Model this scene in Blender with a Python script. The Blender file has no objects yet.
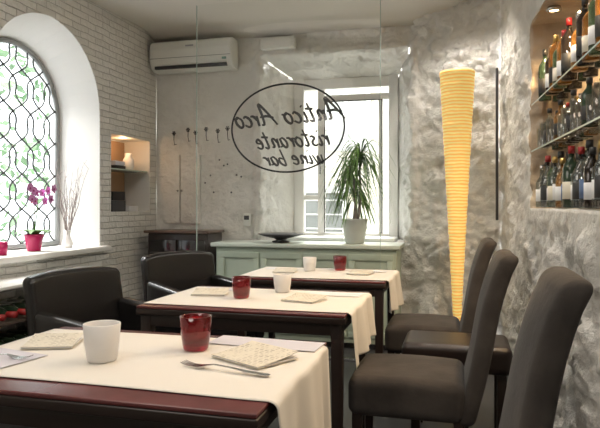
import bpy, bmesh, math, random
from mathutils import Vector, Matrix, noise
random.seed(7)
D=bpy.data; C=bpy.context
sc=C.scene
def link(o,parent=None):
    sc.collection.objects.link(o)
    if parent: o.parent=parent
    return o
def group(name,loc=(0,0,0),rz=0):
    e=D.objects.new(name,None); e.location=loc; e.rotation_euler=(0,0,rz); e.empty_display_size=.1
    return link(e)
# ---------- materials
def mat(name,col,rough=.5,metal=0,spec=.5,trans=0,emit=None,es=0,bump=None,sheen=0,coat=0,var=None):
    m=D.materials.new(name); m.use_nodes=True; nt=m.node_tree; b=nt.nodes['Principled BSDF']
    b.inputs['Base Color'].default_value=(*col,1); b.inputs['Roughness'].default_value=rough
    b.inputs['Metallic'].default_value=metal; b.inputs['Specular IOR Level'].default_value=spec
    b.inputs['Transmission Weight'].default_value=trans
    b.inputs['Sheen Weight'].default_value=sheen; b.inputs['Coat Weight'].default_value=coat
    if emit: b.inputs['Emission Color'].default_value=(*emit,1); b.inputs['Emission Strength'].default_value=es
    if bump or var:
        tc=nt.nodes.new('ShaderNodeTexCoord')
    if bump:
        s,st,dist=bump
        n=nt.nodes.new('ShaderNodeTexNoise'); n.inputs['Scale'].default_value=s; n.inputs['Detail'].default_value=8; n.inputs['Roughness'].default_value=.6
        bp=nt.nodes.new('ShaderNodeBump'); bp.inputs['Strength'].default_value=st; bp.inputs['Distance'].default_value=dist
        nt.links.new(tc.outputs['Object'],n.inputs['Vector']); nt.links.new(n.outputs['Fac'],bp.inputs['Height'])
        nt.links.new(bp.outputs['Normal'],b.inputs['Normal'])
    if var:
        s,c2=var
        n=nt.nodes.new('ShaderNodeTexNoise'); n.inputs['Scale'].default_value=s; n.inputs['Detail'].default_value=5
        r=nt.nodes.new('ShaderNodeValToRGB'); r.color_ramp.elements[0].position=.35; r.color_ramp.elements[1].position=.65
        r.color_ramp.elements[0].color=(*col,1); r.color_ramp.elements[1].color=(*c2,1)
        nt.links.new(tc.outputs['Object'],n.inputs['Vector']); nt.links.new(n.outputs['Fac'],r.inputs['Fac']); nt.links.new(r.outputs['Color'],b.inputs['Base Color'])
    return m
def arch_glass(name,tint=(1,1,1),f=.07):
    m=D.materials.new(name); m.use_nodes=True; nt=m.node_tree; nt.nodes.clear()
    o=nt.nodes.new('ShaderNodeOutputMaterial'); mx=nt.nodes.new('ShaderNodeMixShader'); t=nt.nodes.new('ShaderNodeBsdfTransparent')
    g=nt.nodes.new('ShaderNodeBsdfGlossy'); g.inputs['Roughness'].default_value=.02; t.inputs['Color'].default_value=(*tint,1)
    mx.inputs[0].default_value=f
    nt.links.new(t.outputs[0],mx.inputs[1]); nt.links.new(g.outputs[0],mx.inputs[2]); nt.links.new(mx.outputs[0],o.inputs[0])
    return m
WHITE_STONE=mat('painted_stone',(.82,.80,.76),.34,bump=(13,.9,.035),var=(3,(.71,.69,.645)))
PLASTER=mat('white_plaster',(.84,.825,.79),.55,bump=(12,.2,.01))
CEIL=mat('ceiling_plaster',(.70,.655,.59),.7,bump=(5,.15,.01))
WOODW=mat('white_painted_wood',(.82,.81,.78),.4)
COUNTER=mat('pale_green_counter',(.52,.60,.50),.5,var=(4,(.47,.55,.46)))
BLACKLEATHER=mat('black_leather',(.013,.012,.012),.27,bump=(60,.15,.004))
BROWNLEATHER=mat('dark_brown_leather',(.020,.013,.011),.36,bump=(50,.15,.004))
SUEDE=mat('charcoal_suede',(.038,.033,.030),.92,spec=.2,sheen=.10,bump=(38,.3,.006),var=(5,(.072,.062,.056)))
DARKWOOD=mat('dark_wood',(.022,.013,.010),.35,bump=(20,.1,.003))
REDTOP=mat('dark_red_lacquer_top',(.15,.042,.042),.25,var=(6,(.11,.032,.032)))
CLOTH=mat('cream_linen',(.80,.76,.695),.85,bump=(250,.25,.002),sheen=.1)
PAPER=mat('paper',(.80,.79,.80),.7)
PAPERL=mat('paper_lilac',(.64,.62,.68),.7)
METAL=mat('steel',(.6,.6,.6),.22,metal=1)
BLACK=mat('black_paint',(.01,.01,.01),.4)
DKGREY=mat('dark_grey',(.05,.05,.055),.5)
FLOORM=mat('grey_floor',(.035,.035,.038),.35,var=(2,(.06,.06,.062)))
GLASS=arch_glass('clear_glass',(.985,.99,.985),.025)
GLASSEDGE=mat('glass_edge',(.45,.55,.50),.2)
REDG=mat('red_glass',(.36,.006,.015),.05,trans=.8,coat=.5)
FROST=mat('frosted_white_glass',(.93,.90,.87),.3,trans=.2)
MAGENTA=mat('magenta_ceramic',(.50,.015,.11),.25)
GREEN=mat('leaf_green',(.07,.16,.03),.45,var=(9,(.14,.26,.06)))
ORCH=mat('orchid_petal',(.70,.28,.60),.5)
ORCH2=mat('orchid_lip',(.45,.02,.20),.5)
TWIG=mat('pale_twig',(.36,.30,.28),.7)
def brick_mat():
    m=mat('white_brick',(.8,.79,.75),.38); nt=m.node_tree; b=nt.nodes['Principled BSDF']
    tc=nt.nodes.new('ShaderNodeTexCoord'); s=nt.nodes.new('ShaderNodeSeparateXYZ'); c=nt.nodes.new('ShaderNodeCombineXYZ')
    nt.links.new(tc.outputs['Object'],s.inputs[0]); nt.links.new(s.outputs['Y'],c.inputs['X']); nt.links.new(s.outputs['Z'],c.inputs['Y'])
    nz=nt.nodes.new('ShaderNodeTexNoise'); nz.inputs['Scale'].default_value=6; 
    mp=nt.nodes.new('ShaderNodeMix'); mp.data_type='VECTOR'; mp.inputs['Factor'].default_value=.018
    nt.links.new(tc.outputs['Object'],nz.inputs['Vector']); nt.links.new(c.outputs[0],mp.inputs['A']); nt.links.new(nz.outputs['Color'],mp.inputs['B'])
    br=nt.nodes.new('ShaderNodeTexBrick'); br.inputs['Scale'].default_value=1; br.inputs['Brick Width'].default_value=.20; br.inputs['Row Height'].default_value=.052
    br.inputs['Mortar Size'].default_value=.005; br.inputs['Mortar Smooth'].default_value=.7
    br.inputs['Color1'].default_value=(.84,.82,.77,1); br.inputs['Color2'].default_value=(.74,.72,.67,1); br.inputs['Mortar'].default_value=(.62,.60,.56,1)
    nt.links.new(mp.outputs['Result'],br.inputs['Vector']); nt.links.new(br.outputs['Color'],b.inputs['Base Color'])
    inv=nt.nodes.new('ShaderNodeMath'); inv.operation='SUBTRACT'; inv.inputs[0].default_value=1; nt.links.new(br.outputs['Fac'],inv.inputs[1])
    n2=nt.nodes.new('ShaderNodeTexNoise'); n2.inputs['Scale'].default_value=25; nt.links.new(tc.outputs['Object'],n2.inputs['Vector'])
    ad=nt.nodes.new('ShaderNodeMath'); ad.operation='MULTIPLY_ADD'; ad.inputs[1].default_value=.8; nt.links.new(n2.outputs['Fac'],ad.inputs[0]); nt.links.new(inv.outputs[0],ad.inputs[2])
    bp=nt.nodes.new('ShaderNodeBump'); bp.inputs['Strength'].default_value=.9; bp.inputs['Distance'].default_value=.016
    nt.links.new(ad.outputs[0],bp.inputs['Height']); nt.links.new(bp.outputs['Normal'],b.inputs['Normal'])
    return m
BRICK=brick_mat()
# ---------- mesh helpers
def mk(name,bm,mats,parent=None,smooth=True,loc=None,rot=None,recalc=True):
    if recalc: bmesh.ops.recalc_face_normals(bm,faces=bm.faces)
    me=D.meshes.new(name); bm.to_mesh(me); bm.free()
    if not isinstance(mats,(list,tuple)): mats=[mats]
    for m in mats: me.materials.append(m)
    if smooth:
        for p in me.polygons: p.use_smooth=True
    o=D.objects.new(name,me)
    if loc: o.location=loc
    if rot: o.rotation_euler=rot
    return link(o,parent)
def add_rbox(bm,size,center=(0,0,0),r=.01,seg=2,inner=2,deform=None,mi=0,M=None):
    hs=[s/2 for s in size]; r=min(r,min(hs)*.98)
    ax=[]
    for h in hs:
        a=[-h+r*i/seg for i in range(seg)]
        b=[-h+r+(2*h-2*r)*i/inner for i in range(inner+1)]
        c=[h-r+r*i/seg for i in range(1,seg+1)]
        ax.append(a+b+c)
    cache={}
    def V(p):
        k=tuple(round(x,6) for x in p)
        if k in cache: return cache[k]
        q=Vector([max(-hs[i]+r,min(hs[i]-r,p[i])) for i in range(3)]); d=Vector(p)-q
        v=q+d.normalized()*r if d.length>1e-9 else Vector(p)
        v=v+Vector(center)
        if deform: v=Vector(deform(v))
        if M: v=M@v
        cache[k]=bm.verts.new(v); return cache[k]
    for a in range(3):
        b,c=(a+1)%3,(a+2)%3
        for s in (-1,1):
            for i in range(len(ax[b])-1):
                for j in range(len(ax[c])-1):
                    vs=[]
                    for (ii,jj) in ((i,j),(i+1,j),(i+1,j+1),(i,j+1)):
                        p=[0,0,0]; p[a]=s*hs[a]; p[b]=ax[b][ii]; p[c]=ax[c][jj]; vs.append(V(p))
                    if s<0: vs.reverse()
                    try: f=bm.faces.new(vs); f.material_index=mi
                    except ValueError: pass
def rbox(name,size,center,r,m,parent=None,seg=2,inner=2,deform=None,rot=None):
    bm=bmesh.new(); 
    if rot:
        add_rbox(bm,size,(0,0,0),r,seg,inner,deform); return mk(name,bm,m,parent,loc=center,rot=rot)
    add_rbox(bm,size,center,r,seg,inner,deform); return mk(name,bm,m,parent)
def add_lathe(bm,prof,center=(0,0,0),n=28,mi=0,M=None,closed=False):
    rings=[]
    for (r,z) in prof:
        if r<1e-6: 
            v=Vector((0,0,z)); v=(M@v if M else v)+Vector(center); rings.append([bm.verts.new(v)])
        else:
            L=[]
            for i in range(n):
                a=2*math.pi*i/n; v=Vector((r*math.cos(a),r*math.sin(a),z)); v=(M@v if M else v)+Vector(center); L.append(bm.verts.new(v))
            rings.append(L)
    pr=list(zip(rings,rings[1:]))
    if closed: pr.append((rings[-1],rings[0]))
    for k,(A,B) in enumerate(pr):
        m_=mi[k] if isinstance(mi,(list,tuple)) else mi
        for i in range(n):
            j=(i+1)%n
            if len(A)==1 and len(B)==1: continue
            if len(A)==1: f=bm.faces.new((A[0],B[i],B[j]))
            elif len(B)==1: f=bm.faces.new((A[i],A[j],B[0]))
            else: f=bm.faces.new((A[i],A[j],B[j],B[i]))
            f.material_index=m_
def lathe(name,prof,m,center=(0,0,0),parent=None,n=28,mi=0,M=None,closed=False):
    bm=bmesh.new(); add_lathe(bm,prof,(0,0,0),n,mi,M,closed); return mk(name,bm,m,parent,loc=center)
def add_tube(bm,pts,r,n=6,mi=0):
    pts=[Vector(p) for p in pts]; rings=[]
    for i,p in enumerate(pts):
        t=(pts[min(i+1,len(pts)-1)]-pts[max(i-1,0)]).normalized()
        up=Vector((0,0,1)) if abs(t.z)<.9 else Vector((1,0,0))
        a=t.cross(up).normalized(); b=t.cross(a)
        rr=r[i] if isinstance(r,(list,tuple)) else r
        rings.append([bm.verts.new(p+a*rr*math.cos(2*math.pi*k/n)+b*rr*math.sin(2*math.pi*k/n)) for k in range(n)])
    for A,B in zip(rings,rings[1:]):
        for k in range(n):
            f=bm.faces.new((A[k],A[(k+1)%n],B[(k+1)%n],B[k])); f.material_index=mi
    f=bm.faces.new(rings[0][::-1]); f.material_index=mi
    f=bm.faces.new(rings[-1]); f.material_index=mi
def add_leaf(bm,p0,d,L,w,droop,n=6,mi=0,up0=.6,zmin=None):
    d=Vector((d[0],d[1],0)).normalized(); side=Vector((-d.y,d.x,0)); prev=None
    for i in range(n+1):
        s=i/n; p=Vector(p0)+d*L*s*(.75+.25*s)+Vector((0,0,up0*L*s-droop*L*s*s))
        if zmin is not None and p.z<zmin: break
        ww=w*math.sin(math.pi*min(.97,(.12+.85*s)))
        a=bm.verts.new(p-side*ww); b=bm.verts.new(p+side*ww)
        if prev: 
            f=bm.faces.new((prev[0],prev[1],b,a)); f.material_index=mi
        prev=(a,b)
def bake(o):
    dg=C.evaluated_depsgraph_get(); me=D.meshes.new_from_object(o.evaluated_get(dg)); o.modifiers.clear(); o.data=me; return o

# ---------- ROOM
XL=-2.92; YB=5.4; ZC=2.87; YF=-2.2
# left wall
def arch_pts(yc,hw,z0,zs,n=20):
    P=[(yc-hw,z0),(yc+hw,z0)]
    for i in range(n+1):
        a=math.pi*i/n; P.append((yc+hw*math.cos(a),zs+hw*math.sin(a)))
    return P
bm=bmesh.new(); bmesh.ops.create_cube(bm,size=1)
for v in bm.verts: v.co=Vector((XL-.225+v.co.x*.45,(YF+5.95)/2+v.co.y*(5.95-YF),1.5+v.co.z*3.0))
wl=mk('wall_left',bm,[BRICK,PLASTER],smooth=False)
OUT=arch_pts(3.80,.63,.82,1.96); INN=arch_pts(3.85,.535,.86,1.92)
bm=bmesh.new()
A_=[bm.verts.new((XL+.05,y+(y-yi)*.13,z+(z-zi)*.13)) for (y,z),(yi,zi) in zip(OUT,INN)]
B_=[bm.verts.new((XL-.38,y,z)) for (y,z) in INN]; C_=[bm.verts.new((XL-.6,y,z)) for (y,z) in INN]
n=len(A_)
for U,W in ((A_,B_),(B_,C_)):
    for i in range(n): bm.faces.new((U[i],U[(i+1)%n],W[(i+1)%n],W[i]))
bm.faces.new(A_); bm.faces.new(C_[::-1])
cut=mk('cut_a',bm,PLASTER,smooth=False)
bm=bmesh.new(); bmesh.ops.create_cube(bm,size=1)
for v in bm.verts: v.co=Vector((XL-.10+v.co.x*.36,4.935+v.co.y*.67,1.48+v.co.z*.68))
cut2=mk('cut_b',bm,PLASTER,smooth=False)
for c in (cut,cut2):
    md=wl.modifiers.new('b','BOOLEAN'); md.operation='DIFFERENCE'; md.object=c; md.solver='EXACT'
C.view_layer.update(); bake(wl)
for c in (cut,cut2): D.objects.remove(c)
wl.data.materials.clear(); wl.data.materials.append(BRICK); wl.data.materials.append(PLASTER)
for p in wl.data.polygons:
    p.material_index=0 if p.center.x>XL-.005 else 1
# rough walls
def stone(p):
    q=p+noise.noise_vector(p*2.3)*.12+noise.noise_vector(p*9)*.03
    dist,pts=noise.voronoi(Vector((q.x*4.6,q.y*4.6,q.z*6.2)))
    e=min(1,(dist[1]-dist[0])*4); e=e*e*(3-2*e)
    c=noise.cell(pts[0]*7.3)
    cv=noise.cell_vector(pts[0]*5.1)-Vector((.5,.5,.5)); loc=(Vector((q.x*4.6,q.y*4.6,q.z*6.2))-pts[0])
    h=e*.35+ (c-.5)*.5*e + cv.dot(loc)*2.2*e
    d2,p2=noise.voronoi(q*12); c2=noise.cell_vector(p2[0]*3.3)-Vector((.5,.5,.5))
    h+= c2.dot(q*12-p2[0])*.8
    def rg(f): return 1-2*abs(noise.noise(p*f))
    h+= .26*rg(5)+.24*rg(10)+.20*rg(19)+.16*noise.noise(p*36)
    return h-.6
def panel(bm,P,step=.019,mi=0):
    a,b,c,d=[Vector(x) for x in P]
    nu=max(1,round((b-a).length/step)); nv=max(1,round((d-a).length/step))
    G=[[bm.verts.new((a.lerp(b,i/nu)).lerp(d.lerp(c,i/nu),j/nv)) for j in range(nv+1)] for i in range(nu+1)]
    for i in range(nu):
        for j in range(nv):
            f=bm.faces.new((G[i][j],G[i+1][j],G[i+1][j+1],G[i][j+1])); f.material_index=mi
def finish(bm,ampf,center,post=None):
    bmesh.ops.remove_doubles(bm,verts=bm.verts,dist=.004)
    bmesh.ops.recalc_face_normals(bm,faces=bm.faces); bm.normal_update()
    f0=min(bm.faces,key=lambda f:(f.calc_center_median()-Vector(center)).length)
    sgn=1 if f0.normal.dot(Vector(center)-f0.calc_center_median())>0 else -1
    for v in bm.verts:
        a=ampf(v.co)
        if a>0:
            p=v.co.copy(); v.co=p+v.normal*sgn*stone(p)*a+noise.noise_vector(p*3.1)*a*.6
            if post: v.co+=post(p)
def wallq(p,q,z0,z1): return ((p[0],p[1],z0),(q[0],q[1],z0),(q[0],q[1],z1),(p[0],p[1],z1))
bm=bmesh.new()
a=(-2.92,5.4); b=(-1.83,5.4); c=(-.43,5.4); d=(.30,4.95); il=(-1.56,5.85); ir=(-.59,5.85)
ZO=2.6; ZI=2.41
for z0,z1 in ((0,.85),(.85,ZO),(ZO,2.92)):
    panel(bm,wallq(a,b,z0,z1)); panel(bm,wallq(c,d,z0,z1))
panel(bm,wallq(b,c,ZO,2.92))
panel(bm,(( *b,.85),(*il,.85),(*il,ZI),(*b,ZO)))
panel(bm,(( *c,.85),(*ir,.85),(*ir,ZI),(*c,ZO)))
panel(bm,(( *b,ZO),(*c,ZO),(*ir,ZI),(*il,ZI)))
panel(bm,wallq(b,c,0,.85)); panel(bm,((*b,.85),(*c,.85),(*ir,.85),(*il,.85)))
def amp_back(p):
    if p.x<-1.95: t=.012
    elif p.x<-.45: t=.026
    else: t=.055
    if p.y>5.6: t=.014
    if p.x<-2.85: t=0.003
    if -.55<p.x<-.3 and p.y<5.6: t=.038
    return t
def surround(p):
    if p.y>5.45: return Vector((0,0,0))
    dx=max(-1.83-p.x,p.x+.43,0); dz=max(p.z-ZO,0); dd=math.hypot(dx,dz)
    if dd>.085 or p.z<.9: return Vector((0,0,0))
    k=min(1,(1-dd/.085)*2)
    return Vector((0,-.04*k,0))
finish(bm,amp_back,(-2.3,3,1.5),surround); wb=mk('wall_back',bm,WHITE_STONE)
bm=bmesh.new()
R=[(.30,4.95),(.413,3.9),(.494,2.4),(.52,1.6),(.55,-2.2)]
panel(bm,wallq(R[0],R[1],0,1.18)); panel(bm,wallq(R[0],R[1],1.18,2.3)); panel(bm,wallq(R[0],R[1],2.3,2.92))
for i in (1,2):
    panel(bm,wallq(R[i],R[i+1],0,1.18)); panel(bm,wallq(R[i],R[i+1],2.3,2.92))
panel(bm,wallq(R[3],R[4],0,2.92),.06)
dN=.235
NI=[(R[1][0]+dN,R[1][1]),(R[2][0]+dN,R[2][1]),(R[3][0]+dN,R[3][1])]
for i in (1,2):
    p,q=R[i],R[i+1]; pi,qi=NI[i-1],NI[i]
    panel(bm,((*p,1.18),(*q,1.18),(*qi,1.18),(*pi,1.18)))
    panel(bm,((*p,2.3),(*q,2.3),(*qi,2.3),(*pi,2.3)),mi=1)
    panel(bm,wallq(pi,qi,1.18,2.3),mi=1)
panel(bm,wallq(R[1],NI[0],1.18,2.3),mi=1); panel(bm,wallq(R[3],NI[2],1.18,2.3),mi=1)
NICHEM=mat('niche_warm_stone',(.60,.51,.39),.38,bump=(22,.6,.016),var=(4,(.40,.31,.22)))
def amp_r(p):
    if 1.1<p.z<1.25 and 1.5<p.y<4: return .006
    if p.x>.60: return .012
    if p.y>3.95: return .030
    if p.z<1.18: return .006+.034*min(1,(1.18-p.z)/.2)
    return .026
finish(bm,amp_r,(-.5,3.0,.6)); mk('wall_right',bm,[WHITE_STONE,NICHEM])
# floor, ceiling, rear wall
bm=bmesh.new(); add_rbox(bm,(4.6,8.3,.1),(-1.1,1.9,-.05),.001,1,1); mk('floor',bm,FLOORM,smooth=False)
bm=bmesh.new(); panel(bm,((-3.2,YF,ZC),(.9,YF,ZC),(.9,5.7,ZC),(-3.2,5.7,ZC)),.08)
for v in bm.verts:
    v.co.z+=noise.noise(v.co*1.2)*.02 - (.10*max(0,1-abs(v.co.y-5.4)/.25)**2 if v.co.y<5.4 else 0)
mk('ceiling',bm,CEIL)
rbox('wall_rear',(4.2,.1,3.0),(-1.15,YF-.05,1.5),.002,PLASTER)
# sill left window
bm=bmesh.new(); add_rbox(bm,(.46,1.40,.045),(XL-.17,3.82,.835),.01); mk('trim_window_sill',bm,PLASTER)
# ---------- left window lattice
win=group('window_1'); XW=XL-.37
FR=mat('window_frame_grey',(.30,.31,.305),.5); LEAD=mat('lead_lattice',(.09,.10,.10),.5)
bm=bmesh.new(); P=arch_pts(3.85,.52,.88,1.92,28)
pts=[(XW,y,z) for y,z in P]
add_tube(bm,pts[1:],.022,8); add_tube(bm,pts[:2],.022,8); add_tube(bm,[pts[0],pts[-1]],.022,8)
mk('frame',bm,FR,win)
def inside(y,z):
    if z<.88: return False
    if z<=1.92: return abs(y-3.85)<.52
    return (y-3.85)**2+(z-1.92)**2<.52**2
bm=bmesh.new()
for s in (1,-1):
    for k in range(-14,22):
        run=[]
        for i in range(90):
            z=.86+i*.018; y=3.85+s*((z-1.6)*.72+ .040*math.sin((z-.88)*2*math.pi/.27))+(k*.195)
            if inside(y,z): run.append((XW,y,z))
            else:
                if len(run)>2: add_tube(bm,run,.0075,5)
                run=[]
        if len(run)>2: add_tube(bm,run,.0075,5)
mk('lattice',bm,LEAD,win)
bm=bmesh.new(); vs=[bm.verts.new((XW-.012,y,z)) for y,z in P]; bm.faces.new(vs); mk('pane',bm,GLASS,win,smooth=False)
# foliage outside
LF=mat('garden_leaf',(.09,.19,.08),.6,var=(3,(.24,.36,.22)))
bm=bmesh.new()
for i in range(4200):
    p=Vector((random.uniform(-6.4,-4.4),random.uniform(3.4,9.6),random.uniform(0,3.6)))
    if noise.noise(p*1.1)<.0: continue
    m=Matrix.Rotation(random.uniform(0,6.28),3,Vector((random.random()-.5,random.random()-.5,random.random()-.5)).normalized())
    s=random.uniform(.05,.11)
    bm.faces.new([bm.verts.new(p+m@Vector(q)*s) for q in ((-1,0,0),(0,-.45,.1),(1,0,0),(0,.45,.1))])
mk('garden_foliage',bm,LF,recalc=False)
# ---------- back window/door
dr=group('door_1'); Y0=5.80
def bar(par,name,x0,x1,z0,z1,y0,y1,m,r=.006): return rbox(name,(x1-x0,y1-y0,z1-z0),((x0+x1)/2,(y0+y1)/2,(z0+z1)/2),r,m,par)
bar(dr,'jamb_left',-1.60,-1.50,.85,2.46,Y0-.03,Y0+.05,WOODW); bar(dr,'jamb_right',-.66,-.57,.85,2.46,Y0-.03,Y0+.05,WOODW)
bar(dr,'head',-1.5,-.66,2.34,2.44,Y0-.03,Y0+.05,WOODW); bar(dr,'sill',-1.5,-.66,.86,.93,Y0-.03,Y0+.05,WOODW)
bar(dr,'mullion',-1.36,-1.29,.93,2.34,Y0-.02,Y0+.04,WOODW)
bar(dr,'transom',-1.29,-.66,2.22,2.28,Y0-.02,Y0+.04,WOODW)
bar(dr,'rail_left',-1.5,-1.36,1.25,1.30,Y0-.015,Y0+.035,WOODW)
bar(dr,'stile',-.76,-.72,.93,2.22,Y0-.015,Y0+.035,WOODW)
bar(dr,'gasket_left',-1.29,-1.282,.93,2.22,Y0-.03,Y0-.02,DKGREY,.002); bar(dr,'gasket_right',-.728,-.72,.93,2.22,Y0-.03,Y0-.016,DKGREY,.002); bar(dr,'gasket_top',-1.29,-.72,2.212,2.22,Y0-.03,Y0-.016,DKGREY,.002)
bar(dr,'handle',-1.335,-1.315,1.5,1.62,Y0-.07,Y0-.05,METAL)
bar(dr,'pane',-1.5,-.66,.93,2.34,Y0+.005,Y0+.011,GLASS,.001)
# street outside
FAC=mat('facade_stucco',(.86,.80,.66),.9,bump=(8,.3,.02),var=(1.2,(.88,.84,.74)))
SHUT=mat('shutter_grey',(.20,.21,.20),.5); SHUT2=mat('shutter_pale',(.50,.52,.48),.5)
fc=group('street_facade')
bar(fc,'masonry',-7,4,-.2,6,10.0,10.3,FAC,.01)
for i,(x,z0,z1,sm) in enumerate(((-2.25,.2,1.4,SHUT),(-1.85,2.1,3.4,SHUT2),(-3.9,1.2,3.4,SHUT2),(-.6,.2,1.5,SHUT2))):
    bar(fc,f'shutter_{i}',x-.36,x+.36,z0,z1,9.93,10.0,sm,.01)
    for k in (-.38,0,.38): bar(fc,f'window_trim_{i}',x+k-.04,x+k+.04,z0,z1,9.90,9.93,WOODW)
    for q in range(5): bar(fc,f'window_bar_{i}',x-.38,x+.38,z0+(q+.5)*(z1-z0)/5-.012,z0+(q+.5)*(z1-z0)/5+.012,9.91,9.93,WOODW,.003)
    bar(fc,f'window_lintel_{i}',x-.5,x+.5,z1,z1+.12,9.86,10.0,WOODW)
rbox('street_ground',(12,4.2,.1),(-1.5,7.95,-.15),.005,mat('street_paving',(.5,.49,.46),.8,bump=(6,.3,.02)))
# ---------- AC
ac=group('air_conditioner',(-2.47,5.4,0))
bm=bmesh.new(); prof=[(-.01,2.77),(-.14,2.775),(-.185,2.75),(-.20,2.68),(-.195,2.58),(-.16,2.51),(-.10,2.485),(-.01,2.485)]
L=[[bm.verts.new((x,y,z)) for y,z in prof] for x in (-.42,-.405,.405,.42)]
for i,row in enumerate(L):
    if i in (0,3):
        for v in row: v.co.y=v.co.y*.94-.004; v.co.z=2.63+(v.co.z-2.63)*.95
for A,B in zip(L,L[1:]):
    for i in range(len(prof)): j=(i+1)%len(prof); bm.faces.new((A[i],A[j],B[j],B[i]))
bm.faces.new(L[0]); bm.faces.new(L[-1][::-1])
ACW=mat('ac_plastic',(.80,.80,.76),.35); mk('body',bm,ACW,ac,smooth=False)
bar(ac,'vent',-.37,.37,2.503,2.532,-.182,-.150,DKGREY,.004); bar(ac,'flap',-.37,.37,2.533,2.541,-.2,-.16,ACW,.002)
bar(ac,'seam',-.41,.41,2.600,2.603,-.1995,-.19,DKGREY,.001); bar(ac,'badge',-.04,.04,2.70,2.715,-.2,-.19,mat('badge_grey',(.4,.4,.42),.4),.002)
bar(ac,'side_light',.33,.37,2.56,2.58,-.2,-.185,mat('ac_display',(.15,.3,.25),.3),.002)
pl=group('emergency_light'); bar(pl,'housing',-1.80,-1.47,2.65,2.76,5.31,5.40,ACW,.012); bar(pl,'lens',-1.77,-1.50,2.67,2.74,5.302,5.31,WOODW,.006)
th=group('wall_thermostat'); bar(th,'housing',-1.99,-1.92,1.0,1.12,5.365,5.4,ACW,.008); bar(th,'display',-1.98,-1.93,1.06,1.10,5.36,5.365,DKGREY,.002)
cb=group('wall_cupboard')
bar(cb,'door_left',-2.83,-2.655,1.02,1.69,5.375,5.40,WHITE_STONE,.004); bar(cb,'door_right',-2.645,-2.44,1.02,1.69,5.375,5.40,WHITE_STONE,.004)
for x in(-2.67,-2.63): bar(cb,'knob',x-.008,x+.008,1.33,1.35,5.36,5.38,METAL,.004)
bm=bmesh.new()
for (x,z) in ((-2.70,1.90),(-2.55,1.93),(-2.47,1.90),(-2.36,1.93),(-2.24,1.91),(-2.14,1.93)):
    add_tube(bm,[(x,5.41,z-.10),(x,5.36,z-.11),(x,5.345,z-.06),(x,5.35,z)],.0035,6)
    for a in range(6):
        c=math.cos(a*math.pi/3)*.016; s=math.sin(a*math.pi/3)*.016
        add_lathe(bm,[(0,-.009),(.008,0),(0,.009)],(x+c,5.345,z+s),8)
    add_lathe(bm,[(0,-.012),(.011,0),(0,.012)],(x,5.345,z),8)
mk('flower_wall_hooks',bm,BLACK)
bm=bmesh.new()
for k in range(9):
    x=-2.38+.045*k+random.uniform(-.01,.01); z=1.3+.35*random.random()
    add_lathe(bm,[(0,-.004),(.009,0),(0,.004)],(x,5.38,z),8,M=Matrix.Rotation(math.pi/2,3,'X'))
mk('wall_pegs',bm,DKGREY)
# dark wine cabinet
wc=group('wine_cabinet')
bar(wc,'carcass',-2.80,-2.20,.05,.94,5.02,5.36,DARKWOOD,.01); bar(wc,'top',-2.83,-2.18,.94,.965,4.99,5.37,mat('cabinet_top',(.12,.07,.05),.35),.006)
for i in range(2):
    x0=-2.77+i*.285; bar(wc,'door_glass',x0,x0+.265,.12,.88,5.0,5.02,mat('smoked_glass',(.015,.013,.013),.1),.004)
    for k in range(5): bar(wc,'rack_bar',x0+.01,x0+.255,.2+k*.14,.21+k*.14,4.992,5.0,DKGREY,.002)
for i,x in enumerate((-2.77,-2.23)):
    for y in (5.05,5.33): bar(wc,'foot',x-.02,x+.02,0,.05,y-.02,y+.02,BLACK,.003)
# counter
ct=group('window_counter')
bar(ct,'carcass',-2.08,-.50,.05,.835,4.93,5.34,COUNTER,.006); bar(ct,'worktop',-2.12,-.47,.835,.87,4.89,5.35,mat('counter_top',(.66,.72,.65),.3),.008)
bar(ct,'plinth',-2.05,-.53,0,.05,4.97,5.34,DKGREY,.003)
for i in range(4):
    x0=-2.05+i*.385; 
    for (xa,xb,za,zb) in ((x0,x0+.37,.74,.79),(x0,x0+.37,.10,.15),(x0,x0+.05,.15,.74),(x0+.32,x0+.37,.15,.74)): bar(ct,'panel_rail',xa,xb,za,zb,4.915,4.93,COUNTER,.003)
rbox('window_board',(1.05,.44,.03),(-1.09,5.61,.885),.006,WOODW)
# bowl
lathe('dark_bowl',[(0,0),(.075,0),(.08,.012),(.04,.022),(.06,.035),(.15,.055),(.205,.075),(.20,.079),(.14,.064),(.05,.048),(0,.045)],mat('dark_bowl_glaze',(.03,.03,.035),.3),(-1.53,5.08,.87),n=40)
# plant
pp=group('potted_plant',(-.87,5.08,.871))
lathe('pot',[(0,0),(.075,0),(.085,.02),(.11,.20),(.115,.21),(.105,.212),(.10,.18),(0,.175)],mat('grey_white_pot',(.62,.63,.60),.5),parent=pp)
lathe('soil',[(0,.188),(.10,.185)],mat('soil',(.03,.02,.015),.9),parent=pp)
bm=bmesh.new(); add_tube(bm,[(0,0,.17),(.01,0,.35),(-.01,.01,.55)],[.022,.014,.011],8); add_tube(bm,[(.02,0,.17),(.05,0,.38),(.04,.01,.66)],[.016,.011,.009],8); mk('trunk',bm,TWIG,pp)
bm=bmesh.new()
for cx,cz,N,Ls in ((-.04,.56,85,.30),(.05,.70,90,.30),(.0,.40,60,.25)):
    for i in range(N):
        a=random.uniform(0,6.28); add_leaf(bm,(cx,.0,cz+random.uniform(-.07,.06)),(math.cos(a),math.sin(a)*.8),Ls*random.uniform(.6,1.1),.0080,random.uniform(1.6,3.1),9,up0=random.uniform(.8,2.5),zmin=.08)
mk('leaves',bm,GREEN,pp,recalc=False)
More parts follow.
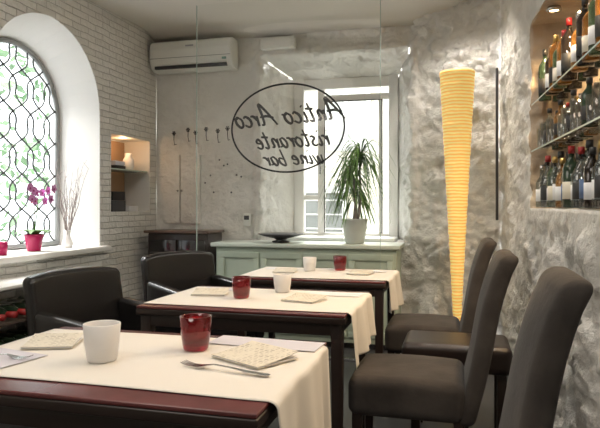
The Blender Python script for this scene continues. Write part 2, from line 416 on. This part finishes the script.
# ---------- glass partition w/ logo
YG=4.55
gp=group('glass_partition')
bar(gp,'pane',-2.09,-.585,.02,2.84,YG-.005,YG+.005,GLASS,.001)
bar(gp,'edge_left',-2.094,-2.09,.02,2.84,YG-.005,YG+.005,GLASSEDGE,.001); bar(gp,'edge_right',-.585,-.581,.02,2.84,YG-.005,YG+.005,GLASSEDGE,.001)
bar(gp,'floor_channel',-2.1,-.575,0,.025,YG-.015,YG+.015,METAL,.002)
sa,ca=math.sin(math.radians(14.93)),math.cos(math.radians(14.93))
def ray(px,py,Y):
    u=(px-300)/600; dx=-sa+ca*u; dy=ca+sa*u; t=Y/dy; return Vector((dx*t,Y,1.2+(205-py)*t/600))
cen=ray(287,128,YG); rx=(ray(344,128,YG)-ray(230,128,YG)).x/2; rz=(ray(287,83,YG)-ray(287,173,YG)).z/2
LB=mat('vinyl_lettering',(.015,.015,.017),.5); LG=mat('grey_vinyl_lettering',(.07,.07,.07),.5)
bm=bmesh.new(); N=72
loops=[]
for (k,yy) in ((1.0,0),(.972,0),(.972,-.002),(1.0,-.002)):
    kk=1 if k==1 else 0
    loops.append([bm.verts.new((cen.x+(rx-(0 if kk else .014))*math.cos(2*math.pi*i/N),YG-.006+yy,cen.z+(rz-(0 if kk else .014))*math.sin(2*math.pi*i/N))) for i in range(N)])
for A,B in zip(loops,loops[1:]+loops[:1]):
    for i in range(N): bm.faces.new((A[i],A[(i+1)%N],B[(i+1)%N],B[i]))
mk('oval_ring',bm,LB,gp)
GL={'A':(1.45,[[(0,0),(.45,1.1),(.95,2.0),(1.0,1.1),(1.1,.15),(1.35,.1)],[(.1,.65),(.6,.85),(1.25,.8)]]),
'n':(.78,[[(0,.95),(.08,.0)],[(.08,.5),(.3,.95),(.5,.8),(.48,.15),(.72,.1)]]),
't':(.62,[[(.28,1.7),(.2,.35),(.32,0),(.58,.15)],[(-.05,1.12),(.6,1.2)]]),
'i':(.45,[[(.1,.95),(.08,.2),(.2,0),(.42,.15)],[(.12,1.4),(.2,1.48)]]),
'c':(.68,[[(.6,.8),(.4,.98),(.1,.7),(.08,.25),(.35,0),(.68,.2)]]),
'o':(.80,[[(.35,.98),(.08,.7),(.1,.2),(.35,0),(.6,.3),(.6,.75),(.35,.98),(.5,.8),(.8,.88)]]),
'r':(.55,[[(0,.95),(.08,.0)],[(.08,.5),(.28,.9),(.55,.95)]]),
's':(.58,[[(.5,.85),(.3,.98),(.1,.75),(.38,.45),(.42,.15),(.2,0),(-.02,.15)]]),
'a':(.80,[[(.55,.85),(.3,.98),(.06,.6),(.1,.15),(.3,0),(.52,.35),(.58,.95),(.56,.2),(.80,.08)]]),
'e':(.66,[[(.08,.5),(.5,.6),(.5,.85),(.3,.98),(.08,.6),(.12,.15),(.35,0),(.66,.2)]]),
'w':(.98,[[(0,.95),(.08,.15),(.25,.03),(.42,.8),(.46,.12),(.62,.03),(.85,.95)]]),
'b':(.72,[[(.12,1.8),(.08,.1),(.35,0),(.6,.35),(.5,.8),(.12,.65)]]),' ':(.55,[])}
def catm(P,k=6):
    P=[Vector((x,y,0)) for x,y in P]
    if len(P)<3: return [P[0].lerp(P[-1],i/3) for i in range(4)]
    Q=[2*P[0]-P[1]]+P+[2*P[-1]-P[-2]]; out=[]
    for i in range(1,len(Q)-2):
        p0,p1,p2,p3=Q[i-1:i+3]
        for j in range(k):
            t=j/k; out.append(.5*((2*p1)+(p2-p0)*t+(2*p0-5*p1+4*p2-p3)*t*t+(3*p1-p0-3*p2+p3)*t**3))
    out.append(P[-1]); return out
def txt(s,px0,px1,py,tilt,nm,unit):
    bm=bmesh.new(); x=0
    for ch in s:
        w,ST=GL[ch]
        for S in ST:
            pts=[]
            for p in catm(S): pts.append(Vector((x+p.x+p.y*.34,p.y-.5,0)))
            m=len(pts); add_tube(bm,pts,[.075+.045*math.sin(math.pi*(i+1)/(m+1)) for i in range(m)],6)
        x+=w+.06
    a=ray(px0,py,YG); b=ray(px1,py,YG); kx=(b.x-a.x)/(x+.3); cx=(x+.3)/2
    for v in bm.verts: v.co=Vector(((v.co.x-cx)*kx,v.co.y*unit,v.co.z*.012))
    m_=(a+b)/2
    mk(nm,bm,LG,gp,loc=(m_.x,YG+.0072,m_.z),rot=(math.pi/2,tilt,math.pi))
txt('Antico Arco',232,345,118,math.radians(3),'lettering_1',.088); txt('ristorante',254,330,142,math.radians(2),'lettering_2',.078); txt('wine bar',262,324,160,math.radians(2),'lettering_3',.070)
# ---------- lamp
def lampmat():
    m=mat('ribbed_amber_shade',(.85,.62,.26),.5); nt=m.node_tree; b=nt.nodes['Principled BSDF']
    tc=nt.nodes.new('ShaderNodeTexCoord'); w=nt.nodes.new('ShaderNodeTexWave'); w.bands_direction='Z'; w.inputs['Scale'].default_value=13; w.inputs['Distortion'].default_value=2.2; w.inputs['Detail'].default_value=3
    nt.links.new(tc.outputs['Object'],w.inputs['Vector'])
    r=nt.nodes.new('ShaderNodeValToRGB'); r.color_ramp.elements[0].color=(.78,.45,.09,1); r.color_ramp.elements[1].color=(1,.72,.27,1)
    nt.links.new(w.outputs['Fac'],r.inputs['Fac']); nt.links.new(r.outputs['Color'],b.inputs['Emission Color']); nt.links.new(r.outputs['Color'],b.inputs['Base Color'])
    b.inputs['Emission Strength'].default_value=.55
    return m
fl=group('floor_lamp',(-.02,4.62,0))
pr=[]; 
for i in range(150):
    s=i/149; z=.10+s*2.09; r=.018+.110*(s**1.05); r+=.0018*math.sin(i*2.1)+.0015*math.sin(i*.9); pr.append((r,z))
pr+= [(pr[-1][0]-.012,2.188)]+[(max(.01,r-.012),z) for r,z in pr[::-15]]
lathe('shade',pr,lampmat(),parent=fl,n=36)
lathe('base',[(0,0),(.14,0),(.14,.015),(.03,.03),(.018,.10),(0,.12)],DKGREY,parent=fl)
# ---------- tables
def table(name,x0,x1,y0,y1):
    g=group(name); t=.75
    rbox('top_surface',(x1-x0-.004,y1-y0-.004,.012),((x0+x1)/2,(y0+y1)/2,t-.006),.004,REDTOP,g)
    rbox('top_slab',(x1-x0,y1-y0,.028),((x0+x1)/2,(y0+y1)/2,t-.026),.005,DARKWOOD,g)
    for y in (y0+.03,y1-.03): rbox('apron_side',(x1-x0-.10,.022,.05),((x0+x1)/2,y,t-.065),.003,DARKWOOD,g)
    for x in (x0+.04,x1-.04): rbox('apron_end',(.022,y1-y0-.10,.05),(x,(y0+y1)/2,t-.065),.003,DARKWOOD,g)
    for i,(x,y) in enumerate(((x0+.04,y0+.04),(x1-.04,y0+.04),(x0+.04,y1-.04),(x1-.04,y1-.04))):
        def df(v): 
            k=.75+.25*(v.z/t); return (x+(v.x-x)*k,y+(v.y-y)*k,v.z)
        rbox(f'leg_{i+1}',(.05,.05,t-.04),(x,y,(t-.04)/2),.004,DARKWOOD,g,deform=df)
def runner(x0,x1,y0,y1,drop,seed):
    bm=bmesh.new(); path=[]; z=.7525
    n=40
    for i in range(n+1): path.append((x0+(x1-.0-x0)*i/n,z,0))
    for k in range(1,6): a=k/5*math.pi/2; path.append((x1+.014*math.sin(a),z-.014*(1-math.cos(a)),k/5*.15))
    m=26
    for i in range(1,m+1): path.append((x1+.014,z-.014-drop*i/m,.15+.85*i/m))
    ny=40; G=[]
    for (x,zz,h) in path:
        row=[]
        for j in range(ny+1):
            y=y0+(y1-y0)*j/ny; s=j/ny
            fold=h*(.020+.018*math.sin(s*11+seed)+.011*math.sin(s*24+seed*2))
            flare=(s-.5)*h*-.03
            zz2=zz+ (noise.noise(Vector((x*3,y*4,seed)))*.0012+.0012 if h==0 else -h*.02*math.sin(s*3+seed))
            row.append(bm.verts.new((x+fold,y+flare+.006*math.sin(x*6+seed),zz2)))
        G.append(row)
    for A,B in zip(G,G[1:]):
        for j in range(ny): bm.faces.new((A[j],A[j+1],B[j+1],B[j]))
    bmesh.ops.recalc_face_normals(bm,faces=bm.faces)
    o=mk('table_runner',bm,CLOTH); s=o.modifiers.new('s','SOLIDIFY'); s.thickness=.0018; s.offset=0
T=[(-1.42,-.42,1.22,1.93),(-1.40,-.45,2.40,3.10),(-1.36,-.42,3.50,4.20)]
for i,t in enumerate(T): table('dining_table',*t)
runner(-1.41,-.42,1.305,1.865,.34,1.0); runner(-1.39,-.45,2.45,3.03,.205,2.3); runner(-1.35,-.42,3.55,4.13,.20,4.1)
def tumbler(name,x,y,m,h=.102,r=.049,z=.757):
    lathe(name,[(0,0),(r*.74,0),(r*.80,.006),(r*.93,h*.5),(r,h),(r-.003,h+.001),(r-.007,h-.002),(r*.85,h*.5),(r*.68,.016),(0,.014)],m,(x,y,z),n=36)
tumbler('red_glass_tumbler',-.785,1.70,REDG); tumbler('white_glass_tumbler',-.988,1.51,FROST,.105,.052)
tumbler('red_glass_tumbler',-1.01,2.70,REDG,.10,.047); tumbler('white_glass_tumbler',-.874,2.93,FROST,.09,.047)
tumbler('white_glass_tumbler',-.98,3.93,FROST,.09,.047); tumbler('red_glass_tumbler',-.79,4.02,REDG,.095,.047)
def mapmat():
    # printed cover: rows of small type over faint blotches
    m=mat('printed_menu_cover',(.7,.62,.46),.7); nt=m.node_tree; b=nt.nodes['Principled BSDF']
    tc=nt.nodes.new('ShaderNodeTexCoord')
    br=nt.nodes.new('ShaderNodeTexBrick'); br.inputs['Scale'].default_value=1; br.inputs['Brick Width'].default_value=.022; br.inputs['Row Height'].default_value=.011; br.inputs['Mortar Size'].default_value=.0034; br.inputs['Mortar Smooth'].default_value=.3
    br.inputs['Color1'].default_value=(.40,.35,.28,1); br.inputs['Color2'].default_value=(.62,.57,.47,1); br.inputs['Mortar'].default_value=(.74,.69,.58,1); br.offset=.37
    n=nt.nodes.new('ShaderNodeTexNoise'); n.inputs['Scale'].default_value=40; n.inputs['Detail'].default_value=3
    r=nt.nodes.new('ShaderNodeValToRGB'); r.color_ramp.elements[0].position=.42; r.color_ramp.elements[1].position=.56
    mx=nt.nodes.new('ShaderNodeMix'); mx.data_type='RGBA'; mx.inputs['A'].default_value=(.74,.69,.58,1)
    nt.links.new(tc.outputs['Object'],br.inputs['Vector']); nt.links.new(tc.outputs['Object'],n.inputs['Vector']); nt.links.new(n.outputs['Fac'],r.inputs['Fac'])
    nt.links.new(r.outputs['Color'],mx.inputs['Factor']); nt.links.new(br.outputs['Color'],mx.inputs['B']); nt.links.new(mx.outputs['Result'],b.inputs['Base Color']); return m
MAP=mapmat()
def menu(x,y,w,d,rz,open_=.014):
    g=group('folded_menu',(x,y,.7575),rz)
    rbox('back_cover',(w,d,.0015),(0,0,.001),.0006,MAP,g)
    rbox('pages',(w*.97,d*.96,.004),(0,0,.0038),.001,PAPER,g)
    rbox('front_cover',(w,d,.0015),(0,0,.007),.0006,MAP,g,inner=8,deform=lambda v:(v.x,v.y,v.z+open_*((v.y/d+.5)**2)))
menu(-1.25,1.64,.155,.13,.35); menu(-.575,1.645,.20,.16,-.50)
menu(-1.20,2.77,.17,.13,.2); menu(-.70,2.70,.17,.14,-.3); menu(-1.12,3.82,.15,.13,.1); menu(-.62,3.82,.15,.12,-.2)
def sheet(x,y,w,d,rz,m,z=.7573):
    bm=bmesh.new(); add_rbox(bm,(w,d,.0012),(0,0,.0006),.0004,1,4); mk('paper_placemat',bm,m,loc=(x,y,z),rot=(0,0,rz),smooth=False)
sheet(-.60,1.83,.36,.12,-.06,PAPERL); sheet(-1.30,1.44,.22,.20,-.2,PAPERL); sheet(-.60,2.93,.26,.12,-.06,PAPER); sheet(-1.20,2.95,.22,.09,0,PAPERL); sheet(-1.20,4.0,.2,.09,0,PAPER); sheet(-.57,4.0,.2,.09,0,PAPER)
def fork(x,y,rz,L=.27,z=.7585):
    bm=bmesh.new()
    def rib(P,th=.0022):
        pr=None
        for (px,py,hw,pz) in P:
            q=[bm.verts.new((px,py-hw,pz)),bm.verts.new((px,py+hw,pz)),bm.verts.new((px,py+hw,pz+th)),bm.verts.new((px,py-hw,pz+th))]
            if pr:
                for i in range(4): bm.faces.new((pr[i],pr[(i+1)%4],q[(i+1)%4],q[i]))
            else: bm.faces.new(q)
            pr=q
        bm.faces.new(pr[::-1])
    rib([(0,0,.007,.001),(.01,0,.0105,.001),(.05*L/.2,0,.008,.003),(.09*L/.2,0,.004,.008),(.125*L/.2,0,.0038,.010),(.14*L/.2,0,.008,.006),(.15*L/.2,0,.0145,.003),(.16*L/.2,0,.015,.001)])
    for k in range(4):
        yy=-.0123+k*.0082; rib([(.158*L/.2,yy,.0026,.001),(.175*L/.2,yy,.0022,.001),(.19*L/.2,yy,.0019,.004),(.2*L/.2,yy,.001,.008)])
    mk('dinner_fork',bm,METAL,loc=(x,y,z),rot=(0,0,rz),smooth=False)
fork(-.475,1.475,math.radians(170)); fork(-1.385,1.44,.1,.2,.7590)
# ---------- grey chairs
def gchair(ox,yc,rz=0,hs=1.0,sf=.48):
    g=group('upholstered_dining_chair',(ox,yc,0),rz); W=.42; sx=.07-sf/2
    def ds(v):
        k=1-((v.x-sx)/(sf/2))**2*.5-((v.y)/.23)**2*.5
        return (v.x,v.y,v.z+(.022*k if v.z>.40 else 0))
    rbox('seat',(sf,.46,.16),(sx,0,.39),.04,SUEDE,g,seg=4,inner=8,deform=ds)
    def db(v):
        h=(v.z-.30)/.70; x=v.x+.02+.19*max(0,h)**1.25+.012*math.sin(h*6)-.02*(1-(v.y/.21)**2)*h
        y=v.y*(1.05-.20*max(0,h)**1.5); z=v.z-.014*(v.y/.21)**2*(h>.9)
        return (x,y,.3+(z-.3)*hs)
    rbox('backrest',(.075,W,.70),(.05,0,.65),.03,SUEDE,g,seg=4,inner=12,deform=db)
    for i,(x,y) in enumerate(((.11-sf,-.19),(.11-sf,.19),(.04,-.19),(.04,.19))):
        k=.06 if i>1 else -.01
        bm=bmesh.new(); add_rbox(bm,(.045,.045,.34),(x,y,.17),.004,deform=lambda v:(x+(v.x-x)*(.65+v.z)+k*(1-v.z/.34),y+(v.y-y)*(.65+v.z),v.z)); mk(f'leg_{i+1}',bm,DARKWOOD,g)
gchair(.022,1.69,hs=1.05,sf=.41); gchair(-.05,2.72,hs=1.01); gchair(-.07,3.84,sf=.44)
st=group('leather_stool'); 
rbox('cushion',(.54,.36,.14),(-.02,3.26,.43),.035,BROWNLEATHER,st,seg=4,inner=6)
for i,(x,y) in enumerate(((-.22,3.13),(-.22,3.39),(.2,3.13),(.2,3.39))): rbox(f'leg_{i+1}',(.045,.045,.37),(x,y,.185),.004,DARKWOOD,st)
# ---------- black armchairs (front +X)
def armchair(x,y,rz):
    g=group('leather_armchair',(x,y,0),rz)
    rbox('seat',(.54,.50,.17),(.02,0,.385),.035,BLACKLEATHER,g,seg=4,inner=6,deform=lambda v:(v.x,v.y,v.z+(.015*(1-(v.y/.25)**2) if v.z>.4 else 0)))
    def db(v):
        h=(v.z-.25)/.62; return (v.x-.09*h+.25*(v.y)**2-.0*h,v.y,v.z-.025*(abs(v.y)/.3)**3*(h>.8))
    rbox('backrest',(.085,.60,.60),(-.25,0,.56),.03,BLACKLEATHER,g,seg=4,inner=10,deform=db)
    for s in (-1,1):
        def da(v): 
            k=(v.x+.26)/.56; return (v.x,v.y+s*.01*k,v.z-.05*k*(v.z-.25)/.4)
        rbox('arm_left' if s>0 else 'arm_right',(.54,.075,.41),(.02,s*.272,.475),.03,BLACKLEATHER,g,seg=4,inner=8,deform=da)
    for i,(a,b) in enumerate(((-.24,-.25),(-.24,.25),(.24,-.25),(.24,.25))): rbox(f'leg_{i+1}',(.045,.045,.31),(a,b,.155),.004,DARKWOOD,g)
armchair(-1.69,2.72,math.radians(-14)); armchair(-1.72,3.86,math.radians(-30))
# ---------- right niche shelves + bottles
gs=group('glass_shelves')
def shelf(z):
    bm=bmesh.new()
    P=[(R[1][0]-.0,3.88),(R[2][0],2.4),(R[3][0],1.62)]
    a_=[bm.verts.new((x+.005,y,zz)) for zz in (z,z+.008) for x,y in P]; b_=[bm.verts.new((x+dN-.03,y,zz)) for zz in (z,z+.008) for x,y in P]
    for i in range(2):
        bm.faces.new((a_[i],a_[i+1],b_[i+1],b_[i])); bm.faces.new((a_[3+i],a_[4+i],b_[4+i],b_[3+i])); bm.faces.new((a_[i],a_[i+1],a_[4+i],a_[3+i])).material_index=1
    mk('shelf',bm,[GLASS,GLASSEDGE],gs,smooth=False)
shelf(1.52); shelf(1.80)
cols=[((.80,.84,.84),.9),((.03,.05,.03),.1),((.36,.16,.04),.5),((.74,.80,.82),.9),((.02,.015,.012),.1),((.10,.16,.08),.5),((.45,.22,.06),.6)]
BM=[mat(f'bottle_glass_{i}',c,.06,trans=t) if t<.85 else arch_glass(f'bottle_clear_{i}',(c[0]*.93,c[1]*.93,c[2]*.93),.14) for i,(c,t) in enumerate(cols)]
LBM=[mat('label_cream',(.75,.70,.58),.6),mat('label_white',(.8,.8,.8),.6),mat('label_black',(.03,.03,.03),.5),mat('label_blue',(.10,.16,.30),.5)]
CAPM=[mat('cap_black',(.02,.02,.02),.4),mat('cap_gold',(.5,.34,.12),.3,metal=.8),METAL,mat('cap_red',(.35,.02,.02),.4)]
def bottle(x,y,z,h,r,k,lab=None):
    ns=.62+.08*(k%3); pr=[(0,0),(r*.95,0),(r,.006),(r,h*.14),(r*1.012,h*.141),(r*1.012,h*.42),(r,h*.421),(r,h*ns*.92),(r*.85,h*ns),(r*.36,h*(ns+.10)),(r*.32,h*.88),(r*.40,h*.881),(r*.38,h),(0,h)]
    mi=[0]*len(pr); mi[4]=1; mi[3]=1; mi[11]=2; mi[12]=2; mi[10]=2
    lathe('liquor_bottle',pr,[BM[k%len(BM)],LBM[(k*3 if lab is None else lab)%4],CAPM[random.choice((0,1,2,2,0,3))]],(x,y,z),n=20,mi=mi)
def xr(y): 
    for p,q in zip(R,R[1:]):
        if q[1]<=y<=p[1]: return p[0]+(q[0]-p[0])*(y-p[1])/(q[1]-p[1])
k=0; y=3.80
ks=[3,0,0,5,3,0,6,3,1,0,3,0,4,0,3]
while y>1.75:
    bottle(xr(y)+.050+.010*(k%2),y,1.187,.25+.04*((k*7)%3)/2,.034+.003*(k%3),ks[k%len(ks)],k%4 if k%3 else 1); 
    if k%4!=1 and y<3.7: bottle(xr(y)+.138,y+.045,1.187,.28,.034,ks[(k+4)%len(ks)],k%4)
    y-=.092; k+=1
y=3.76
while y>1.8:
    if k%6!=0: bottle(xr(y)+.06,y,1.809,.24+.03*(k%3),.036,[2,4,1,6,4,2,5][k%7],k%3)
    if k%3!=1: bottle(xr(y)+.140,y+.045,1.809,.28,.034,[4,2,1][k%3],k%2)
    y-=.10; k+=1
TG=arch_glass('tumbler_glass',(.90,.92,.92),.16)
def wglass(x,y,z,s=1): lathe('drinking_glass',[(0,0),(.03,0),(.034,.01),(.038,.11*s),(.036,.11*s),(.032,.012),(0,.01)],TG,(x,y,z),n=20)
y=3.78; j=0
while y>1.8: 
    if j%3==2: bottle(xr(y)+.055,y,1.5285,.21,.034,[0,6,3,1][j%4],j%3)
    else: wglass(xr(y)+.055,y,1.5285,1.1+.2*(j%2))
    bottle(xr(y)+.138,y+.04,1.5285,.23,.032,[0,4,3,1,6][int(y*100)%5])
    y-=.092; j+=1
def light(name,typ,loc,rot,energy,col,size=.1,sy=None,parent=None,spot=None):
    l=D.lights.new(name,typ); l.energy=energy; l.color=col
    if typ=='AREA':
        l.size=size
        if sy: l.shape='RECTANGLE'; l.size_y=sy
    else: l.shadow_soft_size=size
    if spot: l.spot_size=spot; l.spot_blend=.6
    o=D.objects.new(name,l); o.location=loc; o.rotation_euler=rot; return link(o,parent)
BULB=mat('bulb_glow',(1,.8,.5),.5,emit=(1,.72,.35),es=12)
def spotfix(name,x,y,z,e,col,ang=2.4,rot=(0,0,0),rad=.03):
    sp=group(name,(x,y,z)); lathe('housing',[(0,.02),(.035,.02),(.04,0),(.03,-.004),(.028,.005),(0,.006)],METAL,parent=sp)
    lathe('bulb',[(0,-.001),(.024,0),(.02,.004)],BULB,parent=sp)
    light('lamp_light','SPOT',(0,0,-.03),rot,e,col,rad,parent=sp,spot=ang)
spotfix('niche_spotlight',.50,3.55,2.27,46,(1,.68,.35)); spotfix('niche_spotlight',.54,2.9,2.27,42,(1,.68,.35)); spotfix('niche_spotlight',.56,2.2,2.27,42,(1,.68,.35))
# unseen ceiling spots, added to rake light down the rough stone
spotfix('added_wall_washer',-.12,4.45,2.83,42,(1,.93,.84),2.2,(math.radians(12),0,0),.03)
spotfix('added_wall_washer',.18,2.9,2.83,48,(1,.93,.84),2.4,(0,math.radians(8),0),.03)
spotfix('added_wall_washer',.18,1.5,2.83,42,(1,.93,.84),2.4,(0,math.radians(8),0),.03)
# dark strip on wall near corner
rbox('wall_conduit',(.02,.03,1.15),(.27,4.76,1.66),.006,DKGREY)
# ---------- left niche contents
WARMB=mat('warm_wood_lining',(.42,.26,.15),.5)
nc=group('niche_shelf')
rbox('back_lining',(.008,.65,.66),(XL-.273,4.935,1.48),.002,WARMB,nc)
rbox('shelf_board',(.24,.655,.012),(XL-.14,4.935,1.52),.002,GLASSEDGE,nc)
g=group('stacked_boxes'); 
for i,(y,z,sy,sz,m) in enumerate(((4.80,1.141,.22,.10,DKGREY),(4.80,1.242,.20,.08,BLACK),(5.05,1.141,.16,.05,PAPER),(4.82,1.527,.18,.03,BLACK),(4.82,1.558,.16,.04,PAPERL))):
    rbox(f'box_{i}',(.15,sy,sz-.001),(XL-.12,y,z+sz/2),.004,m,g)
lathe('ceramic_jug',[(0,0),(.04,0),(.055,.04),(.05,.10),(.03,.13),(.036,.16),(.032,.16),(.026,.13),(0,.12)],PAPER,(XL-.12,5.08,1.527))
light('niche_glow','POINT',(XL-.10,4.95,1.78),(0,0,0),1.6,(1,.6,.3),.03)
# ---------- sill plants
op=group('potted_orchid',(-3.06,3.80,.858))
lathe('pot',[(0,0),(.045,0),(.05,.01),(.065,.10),(.07,.125),(.062,.127),(.058,.10),(0,.095)],MAGENTA,parent=op)
bm=bmesh.new()
for i in range(9): a=i*.75; add_leaf(bm,(0,0,.10),(math.cos(a),math.sin(a)),.17,.030,.9,6,up0=1.1)
mk('leaves',bm,GREEN,op,recalc=False)
bm=bmesh.new(); pet=bmesh.new()
for s in range(2):
    pts=[(0,0,.1),(.01,.0+.02*s,.28),(.02,-.04+.06*s,.40),(.04,-.10+.14*s,.46),(.07,-.17+.26*s,.43)]
    add_tube(bm,pts,.0035,5)
    for i in range(5):
        q=Vector(pts[2]).lerp(Vector(pts[4]),i/4)+Vector((.03,0,(-.035 if i%2 else .035)))
        for k in range(5):
            a=k*2*math.pi/5+.3+i*.2; d1=Vector((.15,math.cos(a),math.sin(a))).normalized(); d2=Vector((1,0,0)).cross(d1).normalized()
            pet.faces.new([pet.verts.new(q+d1*u*.036+d2*w*.014) for u,w in ((0,0),(.4,-1),(.8,-.9),(1,0),(.8,.9),(.4,1))])
        f=pet.faces.new([pet.verts.new(q+Vector((.008,.009*math.cos(t),.009*math.sin(t)-.004))) for t in (0,1.05,2.1,3.14,4.2,5.24)]); f.material_index=1
mk('stems',bm,GREEN,op); mk('flowers',pet,[ORCH,ORCH2],op,recalc=False,smooth=False)
cp=group('candle_holder',(-3.02,3.42,.858)); lathe('glass_cup',[(0,0),(.04,0),(.045,.09),(.04,.09),(.036,.01),(0,.008)],MAGENTA,parent=cp); lathe('candle',[(0,.01),(.033,.01),(.033,.06),(0,.06)],ORCH,parent=cp)
tw=group('twig_vase',(-3.05,4.18,.858)); lathe('vase',[(0,0),(.035,0),(.045,.03),(.02,.10),(.028,.14),(.024,.14),(.016,.10),(0,.02)],FROST,parent=tw)
bm=bmesh.new()
for i in range(18):
    a=random.uniform(0,6.28); sp_=random.uniform(.06,.19); h=random.uniform(.34,.62); pts=[(0,0,.05)]
    for s in range(1,7): t=s/6; pts.append((math.cos(a)*sp_*t*.7,math.sin(a)*sp_*t*1.3+.012*math.sin(s*2+i),.05+h*t))
    add_tube(bm,pts,[.003]*4+[.002]*3,5)
    for s in range(3,7):
        q=Vector(pts[s]); add_tube(bm,[q,q+Vector((random.uniform(-.03,.03),random.uniform(-.05,.05),.05))],.0013,4)
mk('twigs',bm,TWIG,tw)
# ---------- wine rack
wr=group('wine_rack'); RACKW=mat('rack_wood',(.10,.07,.055),.5)
for z in (.10,.30,.50): rbox('rack_board',(.30,1.3,.02),(XL+.20,3.0,z),.003,RACKW,wr)
for y in (2.34,3.66): rbox('rack_side',(.30,.02,.70),(XL+.20,y,.35),.003,RACKW,wr)
rbox('rack_cap',(.30,1.34,.02),(XL+.20,3.0,.71),.003,WOODW,wr)
bm=bmesh.new(); MR=Matrix.Rotation(math.pi/2,3,'Y')
for z in (.15,.35,.55):
    for i in range(13): add_lathe(bm,[(0,0),(.040,0),(.040,.19),(.018,.24),(.018,.25),(.020,.30),(0,.30)],(XL+.08,2.41+i*.098,z),14,mi=[0,0,0,1,1,1],M=MR)
mk('wine_bottles',bm,[BM[1],CAPM[3]],wr)
# ---------- unseen fill lights with housings, added overhead to brighten the room
for i,(x,y,e) in enumerate(((-1.4,.0,36),(-1.5,2.4,18))):
    cl=group('added_ceiling_fill',(x,y,2.84)); lathe('housing',[(0,.02),(.72,.02),(.73,0),(.72,-.035),(.71,-.035),(.70,0),(0,.0)],WOODW,parent=cl,n=48)
    l=light('fill_emitter','AREA',(0,0,-.03),(0,0,0),e,(1,.93,.84),1.38,parent=cl); l.data.shape='DISK'
# daylight
light('daylight_left_window','AREA',(-4.4,3.9,3.9),(0,math.radians(-50),0),640,(1,.985,.96),1.8,1.6)
light('daylight_street','AREA',(-1.1,7.3,4.2),(math.radians(-50),0,0),560,(1,.985,.95),2.2,1.8)
w=D.worlds.new('world'); sc.world=w; w.use_nodes=True; bg=w.node_tree.nodes['Background']; bg.inputs[0].default_value=(.93,.965,1,1); bg.inputs[1].default_value=3.6
# ---------- camera
cam=D.cameras.new('camera'); cam.sensor_width=36; cam.lens=36; cam.shift_y=-9/600; cam.clip_start=.02
co=D.objects.new('camera',cam); co.location=(0,0,1.2); co.rotation_euler=(math.pi/2,0,math.radians(14.93)); link(co); sc.camera=co
sc.view_settings.view_transform='Standard'; sc.view_settings.exposure=-.25
